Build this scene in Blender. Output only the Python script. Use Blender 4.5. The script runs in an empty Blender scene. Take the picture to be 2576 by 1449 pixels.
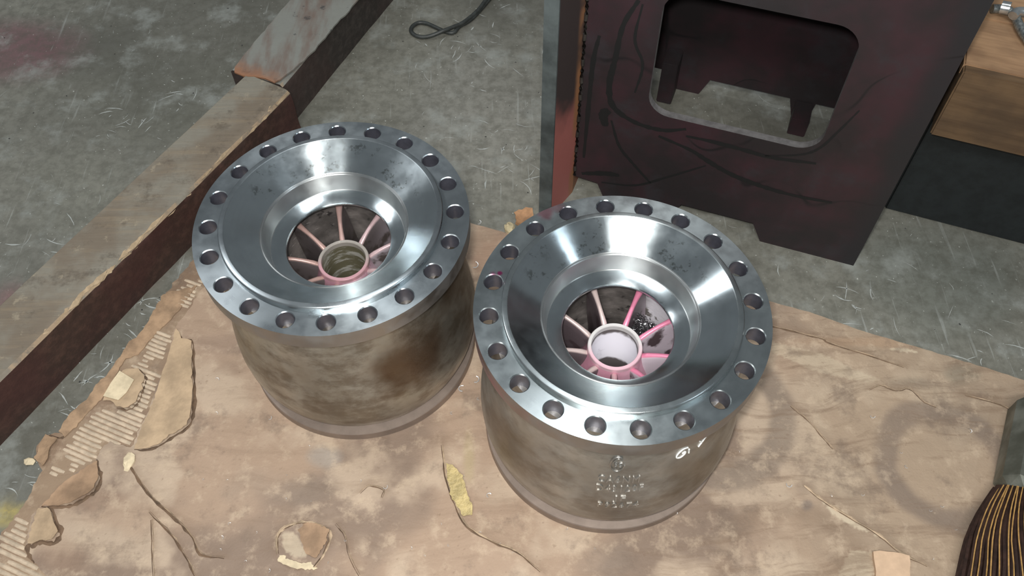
import bpy, bmesh, math, random
import numpy as np
from mathutils import Vector, Matrix
from mathutils.geometry import delaunay_2d_cdt

C = bpy.context.scene.collection
R = math.radians
rnd = random.Random(7)

# ------------------------------------------------------------------ camera
S = 0.2                                   # metres per bolt-circle radius
ZB = -1.8523                              # underside of a bowl, in those units, below the flange face
T0 = 0.006                                # thickness of the cardboard sheet
F_PX, PITCH, ROLL = 2167.2, R(54.988), R(-0.90)
CAM = np.array([0, 0, (5.4059 - ZB) * S + T0])
cp, sp = math.cos(PITCH), math.sin(PITCH)
fwd = np.array([0, cp, -sp]); rt = np.array([1., 0, 0]); up = np.cross(rt, fwd)
cr, sr = math.cos(ROLL), math.sin(ROLL)
RT, UP = cr * rt + sr * up, -sr * rt + cr * up
cam_data = bpy.data.cameras.new('camera')
cam_data.sensor_width = 36; cam_data.lens = F_PX / 2576 * 36; cam_data.clip_start = .02
cam = bpy.data.objects.new('camera', cam_data); C.objects.link(cam)
M = Matrix.Identity(4)
for i in range(3):
    M[i][0], M[i][1], M[i][2], M[i][3] = RT[i], UP[i], -fwd[i], CAM[i]
cam.matrix_world = M
bpy.context.scene.camera = cam

# ------------------------------------------------------------------ world, lamps, exposure
vs = bpy.context.scene.view_settings
vs.view_transform = 'Standard'; vs.look = 'None'; vs.gamma = 1; vs.use_curve_mapping = False
vs.exposure = 0.0
w = bpy.data.worlds.new('world'); bpy.context.scene.world = w; w.use_nodes = True
w.node_tree.nodes['Background'].inputs[0].default_value = (.90, .96, 1.0, 1)
w.node_tree.nodes['Background'].inputs[1].default_value = .165

def lamp(name, loc, aim, sx, sy, power, col=(1, 1, 1)):
    d = bpy.data.lights.new(name, 'AREA'); d.shape = 'RECTANGLE'; d.size = sx; d.size_y = sy
    d.energy = power; d.color = col
    o = bpy.data.objects.new(name, d); C.objects.link(o); o.location = loc
    o.rotation_euler = (Vector(aim) - Vector(loc)).to_track_quat('-Z', 'Y').to_euler()
    return o
lamp('phone_flash', (-.03, .02, 1.50), (-.02, .95, 0), .05, .05, 21, (1, .985, .95))
lamp('workshop_lamp', (-.15, -1.3, 3.3), (.0, .9, 0), 1.9, .35, 80, (1, .995, .97))
lamp('workshop_lamp', (-2.3, 2.1, 3.2), (-.2, 1, 0), .15, 1.0, 20, (.95, .98, 1))
lamp('workshop_lamp', (2.7, -.5, 3.3), (0, .9, 0), .5, .08, 12, (.80, .92, 1))
lamp('workshop_lamp', (.0, 1.9, 4.8), (-.1, .9, 0), .8, .3, 30, (.94, .98, 1))

# ------------------------------------------------------------------ helpers
def at(px, py, z=0.):                     # point of the place at height z that the photo shows at (px, py)
    d = fwd + (px - 1288) / F_PX * RT - (py - 724.5) / F_PX * UP
    return CAM + (z - CAM[2]) / d[2] * d
def to_px(P):                             # (n,3) -> (n,2)
    d = np.asarray(P) - CAM; z = d @ fwd
    return np.stack([1288 + F_PX * (d @ RT) / z, 724.5 - F_PX * (d @ UP) / z], -1)

def tag(o, label=None, cat=None, group=None, kind=None):
    if label: o['label'] = label
    if cat: o['category'] = cat
    if group: o['group'] = group
    if kind: o['kind'] = kind
    return o
def empty(name, loc=(0, 0, 0)):
    o = bpy.data.objects.new(name, None); o.empty_display_size = .05; C.objects.link(o); o.location = loc
    return o
def mesh(name, verts, faces, mat, parent=None, smooth=None, loc=None, mats=None, fmat=None):
    me = bpy.data.meshes.new(name)
    me.from_pydata([tuple(map(float, v)) for v in verts], [], [tuple(map(int, f)) for f in faces])
    bm = bmesh.new(); bm.from_mesh(me)
    bmesh.ops.remove_doubles(bm, verts=bm.verts, dist=1e-6)
    bmesh.ops.recalc_face_normals(bm, faces=bm.faces)
    bm.to_mesh(me); bm.free()
    me.materials.append(mat)
    if smooth is not None:
        for p in me.polygons: p.use_smooth = True
        me.set_sharp_from_angle(angle=R(smooth))
    o = bpy.data.objects.new(name, me); C.objects.link(o)
    if parent: o.parent = parent
    if loc is not None: o.location = loc
    return o
def revolve(prof, seg=200, closed=False):
    V, Fc = [], []
    n = len(prof)
    for k in range(seg):
        a = 2 * math.pi * k / seg
        for r, z in prof: V.append((r * math.cos(a), r * math.sin(a), z))
    for k in range(seg):
        k2 = (k + 1) % seg
        for i in range(n if closed else n - 1):
            j = (i + 1) % n
            Fc.append((k * n + i, k2 * n + i, k2 * n + j, k * n + j))
    return V, Fc
def tube(pts, rad, n=10, close=False, taper=None):
    pts = [Vector(p) for p in pts]; V, Fc = [], []
    up0 = Vector((0, 0, 1)); m = len(pts)
    for i, p in enumerate(pts):
        t = (pts[min(i + 1, m - 1)] - pts[max(i - 1, 0)]).normalized()
        s = t.cross(up0)
        if s.length < 1e-4: s = Vector((1, 0, 0))
        s.normalize(); u = s.cross(t)
        rr = rad * (taper[i] if taper else 1)
        for k in range(n):
            a = 2 * math.pi * k / n
            V.append(p + s * rr * math.cos(a) + u * rr * math.sin(a))
    for i in range(m - 1):
        for k in range(n):
            k2 = (k + 1) % n
            Fc.append((i * n + k, i * n + k2, (i + 1) * n + k2, (i + 1) * n + k))
    Fc.append(tuple(range(n))[::-1]); Fc.append(tuple((m - 1) * n + k for k in range(n)))
    return V, Fc
def join(parts):
    V, Fc = [], []
    for v, f in parts:
        o = len(V); V += [tuple(x) for x in v]; Fc += [tuple(i + o for i in q) for q in f]
    return V, Fc
def spline(pts, n=8):
    pts = [np.array(p, float) for p in pts]; out = []
    P = [2 * pts[0] - pts[1]] + pts + [2 * pts[-1] - pts[-2]]
    for i in range(1, len(P) - 2):
        for k in range(n):
            t = k / n; a, b, c, d = P[i - 1], P[i], P[i + 1], P[i + 2]
            out.append(.5 * (2 * b + (c - a) * t + (2 * a - 5 * b + 4 * c - d) * t * t + (3 * b - 3 * c + d - a) * t ** 3))
    out.append(pts[-1]); return out

_rs = np.random.RandomState(3); _lat = _rs.rand(256, 256)
def vnoise(x, y):
    xi = np.floor(x).astype(int); yi = np.floor(y).astype(int); fx = x - xi; fy = y - yi
    fx = fx * fx * (3 - 2 * fx); fy = fy * fy * (3 - 2 * fy)
    g = lambda a, b: _lat[a & 255, b & 255]
    return (g(xi, yi) * (1 - fx) + g(xi + 1, yi) * fx) * (1 - fy) + (g(xi, yi + 1) * (1 - fx) + g(xi + 1, yi + 1) * fx) * fy
def fbm(x, y, o=5, off=0):
    s = 0; a = .5; t = 0
    for i in range(o):
        s = s + a * vnoise(x * 2 ** i + 17.3 * i + off, y * 2 ** i + 9.1 * i + off * 1.7); t += a; a *= .5
    return s / t
def sstep(a, b, x):
    t = np.clip((x - a) / (b - a), 0, 1); return t * t * (3 - 2 * t)
def seg_dist(X, Y, pl):                   # distance and side of points to a polyline
    best = np.full(X.shape, 1e9); side = np.zeros(X.shape)
    for (x0, y0), (x1, y1) in zip(pl[:-1], pl[1:]):
        dx, dy = x1 - x0, y1 - y0; L = dx * dx + dy * dy + 1e-12
        t = np.clip(((X - x0) * dx + (Y - y0) * dy) / L, 0, 1)
        d = np.hypot(X - x0 - t * dx, Y - y0 - t * dy); sd = np.sign((X - x0) * dy - (Y - y0) * dx)
        m = d < best; best[m] = d[m]; side[m] = sd[m]
    return best, side
def in_poly(X, Y, pl):
    c = np.zeros(X.shape, bool); n = len(pl)
    for i in range(n):
        x0, y0 = pl[i]; x1, y1 = pl[(i + 1) % n]
        with np.errstate(divide='ignore', invalid='ignore'):
            m = ((y0 > Y) != (y1 > Y)) & (X < (x1 - x0) * (Y - y0) / ((y1 - y0) if y1 != y0 else 1e-9) + x0)
        c ^= m
    return c
def set_col(me, rgb):
    ca = me.color_attributes.new('wear', 'FLOAT_COLOR', 'POINT')
    a = np.ones((len(me.vertices), 4), np.float32); a[:, :3] = rgb; ca.data.foreach_set('color', a.ravel())

# ------------------------------------------------------------------ materials
class NT:
    def __init__(s, name):
        s.m = bpy.data.materials.new(name); s.m.use_nodes = True; s.t = s.m.node_tree
        s.b = s.t.nodes['Principled BSDF']
    def n(s, ty, ins=None, **kw):
        o = s.t.nodes.new(ty)
        for k, v in kw.items(): setattr(o, k, v)
        for k, v in (ins or {}).items(): s.put(o.inputs[k], v)
        return o
    def put(s, sock, v):
        if isinstance(v, bpy.types.NodeSocket): s.t.links.new(v, sock)
        elif isinstance(v, bpy.types.Node): s.t.links.new(v.outputs[0], sock)
        else: sock.default_value = v
    def set(s, **kw):
        for k, v in kw.items(): s.put(s.b.inputs[k.replace('_', ' ')], v)
    def co(s, kind='Object'):
        if not hasattr(s, '_tc'): s._tc = s.n('ShaderNodeTexCoord')
        return s._tc.outputs[kind]
    def noise(s, scale, detail=4, rough=.55, vec=None, dim='3D', w=None):
        o = s.n('ShaderNodeTexNoise', noise_dimensions=dim)
        o.inputs['Scale'].default_value = scale; o.inputs['Detail'].default_value = detail; o.inputs['Roughness'].default_value = rough
        if dim == '1D': s.put(o.inputs['W'], w)
        else: s.put(o.inputs['Vector'], vec if vec is not None else s.co())
        return o.outputs[0]
    def map(s, vec, loc=(0, 0, 0), rot=(0, 0, 0), sc=(1, 1, 1)):
        return s.n('ShaderNodeMapping', {'Vector': vec, 'Location': loc, 'Rotation': rot, 'Scale': sc}).outputs[0]
    def step(s, v, a, b, lo=0., hi=1.):
        o = s.n('ShaderNodeMapRange', {'Value': v, 'From Min': a, 'From Max': b, 'To Min': lo, 'To Max': hi}); o.interpolation_type = 'SMOOTHSTEP'; return o.outputs[0]
    def math(s, op, a, b=0.):
        o = s.n('ShaderNodeMath', operation=op); s.put(o.inputs[0], a); s.put(o.inputs[1], b); return o.outputs[0]
    def mix(s, f, a, b, blend='MIX'):
        o = s.n('ShaderNodeMix', data_type='RGBA', blend_type=blend)
        s.put(o.inputs['Factor'], f)
        for k, v in ((6, a), (7, b)):
            if isinstance(v, tuple) and len(v) == 3: v = (*v, 1)
            s.put(o.inputs[k], v)
        return o.outputs[2]
    def bump(s, h, strength=.3, dist=.001, normal=None):
        i = {'Height': h, 'Strength': strength, 'Distance': dist}
        if normal is not None: i['Normal'] = normal
        return s.n('ShaderNodeBump', i).outputs[0]
    def xyz(s, kind='Object'):
        return s.n('ShaderNodeSeparateXYZ', {0: s.co(kind)}).outputs

def machined(name, base=(.56, .60, .62), rough=.27, aniso=.75, stain=.0, tint=None, spots=()):
    m = NT(name); x, y, z = m.xyz()
    rad = m.math('SQRT', m.math('ADD', m.math('MULTIPLY', x, x), m.math('MULTIPLY', y, y)))
    g = m.noise(900, 3, .7, dim='1D', w=rad)
    big = m.noise(14, 4)
    c = m.mix(m.step(big, .35, .7), base, tuple(v * .86 for v in base))
    ringc = m.noise(160, 2, .6, dim='1D', w=rad)
    c = m.mix(m.step(ringc, .3, .75, 0, .10), c, tuple(v * .7 for v in base))
    ro = m.step(m.noise(30, 4), .3, .7, rough * .85, rough * 1.2)
    if stain:
        st = m.math('MULTIPLY', m.step(m.noise(55, 6, .72), .55, .63), m.step(m.noise(9, 2), .46, .62))
        st = m.math('MULTIPLY', st, m.step(y, .0, .06))
        c = m.mix(m.math('MULTIPLY', st, stain), c, (.23, .25, .24)); 
    if tint:
        c = m.mix(m.step(m.noise(8, 3), .48, .7, 0, tint[1]), c, tint[0])
    for (p_, rr, col_, k_) in spots:
        d = m.n('ShaderNodeVectorMath', {0: m.co()}, operation='DISTANCE'); d.inputs[1].default_value = p_
        c = m.mix(m.step(m.math('ADD', d.outputs['Value'], m.math('MULTIPLY', m.noise(60, 4), rr * .8)), rr * 1.3, rr * .7, 0, k_), c, col_)
    tg = m.n('ShaderNodeTangent', direction_type='RADIAL', axis='Z')
    m.set(Base_Color=c, Metallic=1., Roughness=ro, Anisotropic=aniso, Anisotropic_Rotation=.25, Tangent=tg.outputs[0], Normal=m.bump(g, .05, .0003))
    return m.m
def flat(name, col, rough=.6, metal=0., scale=40, var=.25, bump=.2, dist=.001):
    m = NT(name); nz = m.noise(scale, 5, .6)
    c = m.mix(m.step(nz, .3, .7), tuple(v * (1 - var) for v in col), tuple(min(1, v * (1 + var)) for v in col))
    m.set(Base_Color=c, Roughness=rough, Metallic=metal, Normal=m.bump(m.noise(scale * 4, 4), bump, dist))
    return m.m

# concrete
m = NT('worn_concrete'); obj_v = m.co()
at_col = m.n('ShaderNodeVertexColor', layer_name='wear').outputs[0]
c = m.mix(m.step(m.noise(38, 6, .7), .36, .66, 0, .55), at_col, (.080, .078, .062), 'MIX')
c = m.mix(m.step(m.noise(9, 6, .65), .5, .72, 0, .55), c, (.31, .33, .31))
for i, (rot, sc, lo, hi, k) in enumerate([(.5, (60, 3.0, 1), .62, .69, .5), (-.9, (75, 3.6, 1), .635, .70, .5), (1.5, (50, 2.4, 1), .64, .70, .4), (2.4, (90, 5, 1), .635, .70, .45)]):
    v = m.map(obj_v, loc=(i * 3.1, i, 0), rot=(0, 0, rot), sc=sc)
    sc_ = m.math('MULTIPLY', m.step(m.noise(1, 3, .6, vec=v), lo, hi), m.step(m.noise(5 + i, 2), .46, .66, 0, k * .5))
    c = m.mix(sc_, c, (.46, .49, .47))
spk = m.step(m.noise(150, 3, .5), .68, .74, 0, .8)
c = m.mix(spk, c, (.50, .52, .48))
h = m.noise(120, 6, .65)
m.set(Base_Color=c, Roughness=m.step(m.noise(12, 4), .3, .7, .42, .68), Normal=m.bump(h, .25, .001)); M_floor = m.m
# cardboard
def card(name):
    m = NT(name)
    col = m.n('ShaderNodeVertexColor', layer_name='wear').outputs[0]
    v = m.map(m.n('ShaderNodeVectorMath', {0: m.co(), 1: m.n('ShaderNodeVectorMath', {0: m.n('ShaderNodeTexNoise', {'Scale': 5.0, 'Vector': m.co()}).outputs['Color'], 3: .09}, operation='SCALE').outputs[0]}, operation='ADD').outputs[0], rot=(0, 0, R(19)), sc=(5, 42, 5))
    xr = m.step(m.xyz()[0], .1, .45, .22, .55)
    c = m.mix(m.math('MULTIPLY', m.step(m.noise(1, 6, .7, vec=v), .48, .66), xr), col, (.17, .11, .07))
    c = m.mix(m.step(m.noise(9, 6, .7), .52, .68, 0, .6), c, (.15, .108, .08))
    c = m.mix(m.step(m.noise(26, 6, .7), .5, .70, 0, .5), c, (.50, .39, .28))
    c = m.mix(m.step(m.noise(120, 4, .6), .62, .74, 0, .4), c, (.17, .11, .07))
    hh = m.math('ADD', m.noise(45, 6, .6), m.math('MULTIPLY', m.noise(260, 3), .35))
    m.set(Base_Color=c, Roughness=.78, Normal=m.bump(hh, .45, .003)); return m.m
M_card = card('worn_cardboard')
M_flute = flat('corrugated_core_paper', (.47, .375, .275), .85, 0, 60, .18, .3)
M_liner = flat('torn_brown_liner', (.31, .205, .125), .82, 0, 30, .3, .5, .002)
M_pale = flat('pale_torn_paper', (.60, .50, .34), .85, 0, 50, .15, .4)
# bowl metals
M_flange = machined('turned_flange_steel', (.50, .55, .575), .30, .72)
M_cone = machined('turned_cone_steel', (.60, .665, .69), .19, .82, stain=.8)
def _loc(px, py):
    q = at(px, py, -ZB * S + T0); return (q[0] - .8223 * S, q[1] - 3.5844 * S, -ZB * S)
M_flange2 = machined('turned_flange_steel_dyed', (.50, .55, .56), .30, .72, spots=[(_loc(1372, 536), .022, (.55, .22, .27), .7), (_loc(1402, 520), .018, (.55, .22, .27), .5), (_loc(1257, 687), .006, (.60, .05, .25), .9), (_loc(1240, 690), .008, (.55, .2, .35), .7)])
M_borestep = machined('turned_bore_steel', (.58, .60, .60), .36, .88)
M_side = machined('turned_rim_side', (.40, .38, .365), .42, .5)
M_side2 = machined('turned_rim_side_dyed', (.35, .32, .30), .42, .5, tint=((.42, .20, .22), .7))
M_hole = flat('drilled_hole_steel', (.11, .112, .14), .38, .6, 60, .15, .15)
M_band = flat('machined_base_band', (.27, .215, .18), .5, .5, 20, .15, .15)
def casting(name, spots, brown=.6, dk=(.32, .295, .25), lt=(.50, .49, .445)):
    m = NT(name); v = m.co()
    c = m.mix(m.step(m.noise(7, 4, .6), .35, .68), dk, lt)
    c = m.mix(m.step(m.noise(16, 5, .65, vec=m.map(v, loc=(3, 1, 0), sc=(1, 1, 1.6))), .42, .66, 0, brown), c, (.14, .10, .06))
    c = m.mix(m.step(m.math('ADD', m.xyz()[2], m.math('MULTIPLY', m.noise(10, 3), .12)), .17, .08, 0, .55), c, (.135, .095, .06))  # darker brown towards the foot paints the shade of the inward curve
    for (px, py, pz, rr, col, k) in spots:
        d = m.n('ShaderNodeVectorMath', operation='DISTANCE', ins={0: v}); d.inputs[1].default_value = (px, py, pz)
        wob = m.math('ADD', d.outputs['Value'], m.math('MULTIPLY', m.math('SUBTRACT', m.noise(18, 3), .5), .09))
        c = m.mix(m.step(wob, rr, rr * .25, 0, k), c, col)
    m.set(Base_Color=c, Metallic=.9, Roughness=m.step(m.noise(22, 4), .3, .7, .36, .50), Normal=m.bump(m.noise(320, 4, .6), .25, .0012)); return m.m
M_castA = casting('cast_steel_heat_tinted', [(.12, -.17, .20, .10, (.10, .05, .02), .75), (.20, -.07, .27, .07, (.12, .07, .03), .6)])
M_castB = casting('cast_steel_dull', brown=.4, dk=(.32, .305, .28), lt=(.49, .485, .465), spots=[(-.17, -.12, .16, .09, (.15, .10, .06), .5), (.13, -.17, .14, .10, (.15, .11, .06), .5)])
M_letter = casting('cast_letters_worn_lit', [], brown=.1, dk=(.42, .41, .38), lt=(.52, .51, .49))  # lightened for worn edges and for highlights on the raised letter tops
def interior(name, white, pink, dark=(.085, .075, .07), hubwhite=0.):
    m = NT(name); x, y, z = m.xyz(); v = m.co()
    wn = m.math('MULTIPLY', m.step(m.noise(28, 5, .62), .40, .47), m.step(m.math('SUBTRACT', m.math('ADD', x, m.math('MULTIPLY', m.noise(12, 3), .06)), m.math('MULTIPLY', y, .42)), .035, .06))
    wn = m.math('MULTIPLY', wn, white)
    rad0 = m.math('SQRT', m.math('ADD', m.math('MULTIPLY', x, x), m.math('MULTIPLY', y, y)))
    if hubwhite:
        hw_ = m.math('MULTIPLY', m.step(m.math('ADD', rad0, m.math('MULTIPLY', m.noise(30, 4), .035)), .094, .080), m.step(m.math('ADD', y, x), .0, .03, 0, hubwhite))
        wn = m.math('MAXIMUM', wn, hw_)
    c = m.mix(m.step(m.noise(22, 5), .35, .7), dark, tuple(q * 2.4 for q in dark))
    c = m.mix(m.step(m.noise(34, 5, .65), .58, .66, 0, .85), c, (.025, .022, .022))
    c = m.mix(m.step(m.noise(48, 5, .6, vec=m.map(v, sc=(1, 1, 2.5))), .62, .70, 0, .5), c, (.42, .38, .36))
    c = m.mix(wn, c, (.72, .69, .74))
    rad = m.math('SQRT', m.math('ADD', m.math('MULTIPLY', x, x), m.math('MULTIPLY', y, y)))
    pk = m.math('MULTIPLY', m.step(m.math('ADD', rad, m.math('MULTIPLY', m.noise(20, 3), .04)), .125, .075), pink)
    pk = m.math('MULTIPLY', pk, m.step(y, .05, -.01, 1. - hubwhite if hubwhite else .3, 1.))
    c = m.mix(pk, c, (.50, .22, .30))
    m.set(Base_Color=c, Metallic=.0, Roughness=.5, Normal=m.bump(m.noise(120, 4), .35, .0015)); return m.m
M_inA = interior('bowl_interior_dark', .75, .6); M_inB = interior('bowl_interior_developer', 1., .85, hubwhite=.95)
def vane_m(name, a, b, side, white):
    m = NT(name); x, y, z = m.xyz()
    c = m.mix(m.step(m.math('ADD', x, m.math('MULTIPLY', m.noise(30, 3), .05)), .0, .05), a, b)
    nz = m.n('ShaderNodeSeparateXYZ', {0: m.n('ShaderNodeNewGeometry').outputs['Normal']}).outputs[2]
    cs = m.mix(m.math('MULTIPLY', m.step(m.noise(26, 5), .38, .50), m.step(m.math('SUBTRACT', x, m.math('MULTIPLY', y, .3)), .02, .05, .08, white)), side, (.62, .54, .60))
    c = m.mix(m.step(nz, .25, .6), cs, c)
    m.set(Base_Color=c, Metallic=.25, Roughness=.38, Normal=m.bump(m.noise(150, 4), .3, .001)); return m.m
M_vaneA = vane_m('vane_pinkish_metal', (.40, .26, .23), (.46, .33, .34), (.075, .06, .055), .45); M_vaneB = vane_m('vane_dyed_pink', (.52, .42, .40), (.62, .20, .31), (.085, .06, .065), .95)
def hub_m(name, a, b):
    m = NT(name); x, y, z = m.xyz()
    c = m.mix(m.step(m.math('ADD', y, m.math('MULTIPLY', m.noise(20, 3), .03)), .025, -.005), a, b)
    m.set(Base_Color=c, Metallic=.3, Roughness=.42, Normal=m.bump(m.noise(150, 4), .2, .001)); return m.m
M_hubA = hub_m('hub_ring_pink', (.33, .30, .27), (.50, .28, .31)); M_hubB = hub_m('hub_ring_pale_pink', (.60, .58, .57), (.66, .42, .48))
m = NT('bore_turned_steel'); v = m.map(m.co(), sc=(14, 14, 60))
c = m.mix(m.step(m.noise(1, 5, .7, vec=v), .48, .60), (.22, .20, .13), (.62, .60, .55))
m.set(Base_Color=c, Metallic=.6, Roughness=.35, Normal=m.bump(m.noise(1, 3, vec=v), .3, .002)); M_boreA = m.m
m = NT('bore_white_developer')
c = m.mix(m.step(m.noise(22, 4), .58, .68, 0, .6), (.78, .76, .82), (.35, .33, .37))
z = m.math('ADD', m.xyz()[2], m.math('MULTIPLY', m.math('SUBTRACT', m.noise(25, 3), .5), .03))
c = m.mix(m.math('MULTIPLY', m.step(z, .244, .237), m.step(z, .160, .168)), (.10, .085, .085), c)  # dark band under the rim paints the chamfer shadow; dark depth below
c = m.mix(m.step(m.noise(9, 3), .45, .6, 0, .35), c, (.42, .38, .40))
m.set(Base_Color=c, Roughness=.75); M_boreB = m.m
M_chalk = flat('white_chalk', (.85, .85, .82), .9, 0, 80, .1, .2)
# others
M_cable = flat('black_rubber_cable', (.032, .036, .034), .5, 0, 60, .3, .3)

# ------------------------------------------------------------------ floor
def grid(x0, x1, y0, y1, st):
    xs = np.arange(x0, x1 + st / 2, st); ys = np.arange(y0, y1 + st / 2, st)
    X, Y = np.meshgrid(xs, ys); nx, ny = len(xs), len(ys)
    i = np.arange(nx * ny).reshape(ny, nx)
    f = np.stack([i[:-1, :-1], i[:-1, 1:], i[1:, 1:], i[1:, :-1]], -1).reshape(-1, 4)
    return X.ravel(), Y.ravel(), f
X, Y, f = grid(-3, 3, -1.5, 5.0, .02)
me = bpy.data.meshes.new('floor')
me.from_pydata(np.stack([X, Y, 0 * X], -1).tolist(), [], f.tolist())
base = np.array([.165, .163, .138])
col = base[None] * (0.50 + 1.0 * fbm(X * 3, Y * 3, 6))[:, None]
px = to_px(np.stack([X, Y, 0 * X], -1)); front = ((np.stack([X, Y, 0 * X], -1) - CAM) @ fwd) > .2
def fblob(cx, cy, rx, ry, k, rgb):
    global col
    d = np.hypot((px[:, 0] - cx) / rx, (px[:, 1] - cy) / ry) + .6 * (fbm(X * 9, Y * 9, 4, cx) - .5)
    a = (k * sstep(1.1, .4, d) * front)[:, None]; col = col * (1 - a) + np.array(rgb) * a
fblob(30, 130, 190, 95, .6, (.16, .055, .075)); fblob(30, 760, 60, 60, .4, (.30, .10, .12))
fblob(350, 700, 60, 40, .25, (.25, .12, .10)); fblob(15, 1290, 60, 40, .7, (.42, .33, .08))
fblob(500, 260, 400, 160, .25, (.11, .115, .09)); fblob(1200, 300, 220, 260, .22, (.30, .30, .285))
fblob(2380, 700, 260, 170, .3, (.12, .15, .14)); fblob(200, 500, 190, 160, .2, (.12, .125, .095))
me.materials.append(M_floor); set_col(me, col)
floor = bpy.data.objects.new('floor', me); C.objects.link(floor)
tag(floor, 'grey worn concrete workshop floor with pale scratches and a few red dye stains', None, kind='structure')

def sliver(x, y, ang, L, wd, z=.0004):    # one ragged paint scratch lying on the floor
    n = 6; V = []; ca, sa = math.cos(ang), math.sin(ang); bend = rnd.uniform(-.15, .15) * L
    top, bot = [], []
    for i in range(n):
        t = i / (n - 1) - .5; ww = wd * (1 - abs(2 * t) ** 2) * rnd.uniform(.4, 1.2) + wd * .08
        off = bend * (t * t * 4 - 1) + rnd.uniform(-.2, .2) * wd
        for lst, s_ in ((top, 1), (bot, -1)):
            u, v = t * L, off + s_ * ww / 2; lst.append((x + u * ca - v * sa, y + u * sa + v * ca, z))
    V = top + bot
    return V, [(i, i + 1, n + i + 1, n + i) for i in range(n - 1)]
parts = []
for cx, cy, sprd, n in [(312, 312, 30, 12), (345, 308, 30, 6), (670, 320, 30, 9), (440, 245, 25, 7), (700, 345, 30, 5), (950, 395, 60, 14), (1190, 120, 90, 22), (1210, 170, 60, 12), (1270, 380, 60, 16), (1300, 430, 50, 12), (2150, 720, 90, 12), (2430, 890, 60, 8), (2080, 790, 60, 8), (320, 850, 40, 10), (380, 770, 40, 8), (240, 940, 40, 8), (60, 1230, 50, 5), (170, 1020, 30, 6), (130, 625, 40, 6), (255, 510, 40, 5), (870, 560, 60, 4)]:
    for i in range(n):
        p = at(cx + rnd.gauss(0, sprd), cy + rnd.gauss(0, sprd * .6)); parts.append(sliver(p[0], p[1], rnd.choice([.3, 2.4, -.5, 1.2]) + rnd.uniform(-.4, .4), rnd.uniform(.005, .05), rnd.uniform(.0008, .0035)))
for i in range(330):
    parts.append(sliver(rnd.uniform(-1.5, 1.5), rnd.uniform(.4, 2.2), rnd.uniform(0, 3.1), rnd.expovariate(1 / .018) + .003, rnd.uniform(.0004, .0014)))
m = NT('pale_paint_scratch'); m.set(Base_Color=(.36, .38, .365, 1), Roughness=.6)
tag(mesh('scratch_marks', *join(parts), m.m, floor), kind='stuff')
parts = []
for i in range(150):
    x, y = rnd.uniform(-1.4, 1.4), rnd.uniform(.5, 2.1); r_ = rnd.uniform(.001, .0028)
    v = [(x + r_ * math.cos(k * 1.05) * rnd.uniform(.6, 1.1), y + r_ * math.sin(k * 1.05) * rnd.uniform(.6, 1.1), .0005) for k in range(6)] + [(x, y, r_ * .9)]
    parts.append((v, [(k, (k + 1) % 6, 6) for k in range(6)]))
M_grit = flat('dark_grit', (.03, .03, .028), .6)
tag(mesh('grit_specks', *join(parts), M_grit, floor), kind='stuff')

# ------------------------------------------------------------------ cardboard sheet
BOWLS = [(np.array([-1.4549, 4.4981]) * S, R(-3.5)), (np.array([.8223, 3.5844]) * S, R(-2.7))]
z7 = lambda x, y: (x / 2.0125, 729 + y / 2.0125)
z8 = lambda x, y: (1800 + x / 2.0735, 750 + y / 2.0735)
core_left = [(655, 428), (560, 550), (497, 640)] + [z7(*q) for q in [(830, 30), (790, 100), (720, 220), (660, 270), (610, 340), (540, 440), (500, 470), (440, 560), (350, 640), (300, 720), (230, 735), (190, 790), (175, 850), (215, 915), (180, 970), (140, 1060), (90, 1130), (40, 1200), (0, 1250), (-120, 1480), (-200, 1700)]]
liner_left = [(670, 440), (600, 600), (540, 700)] + [z7(*q) for q in [(1020, 0), (960, 90), (880, 200), (850, 350), (790, 500), (740, 640), (690, 740), (660, 800), (620, 790), (560, 770), (525, 785), (480, 870), (380, 930), (300, 1000), (240, 1070), (210, 1095), (175, 1130), (150, 1200), (135, 1290), (150, 1350), (200, 1410), (280, 1500), (300, 1700)]]
right_edge = [z8(*q) for q in [(1900, 520), (1609, 430), (1300, 330), (1100, 270), (800, 180), (520, 80), (290, 20)]] + [(1600, 670), (1290, 590), (1183, 562)]
bottom_pts = [(2900, 1700), (2900, 1052)]
def rough_line(pts, step, amp, seed):
    rr = random.Random(seed); out = []
    for a, b in zip(pts[:-1], pts[1:]):
        a = np.array(a, float); b = np.array(b, float); L = np.linalg.norm(b - a); n = max(1, int(L / step)); nn = np.array([-(b - a)[1], (b - a)[0]]) / (L + 1e-9)
        for k in range(n): out.append(a + (b - a) * k / n + nn * rr.gauss(0, amp))
    out.append(np.array(pts[-1], float)); return out
def w2(pts, z): return [tuple(at(*p, z)[:2]) for p in pts]
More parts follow.
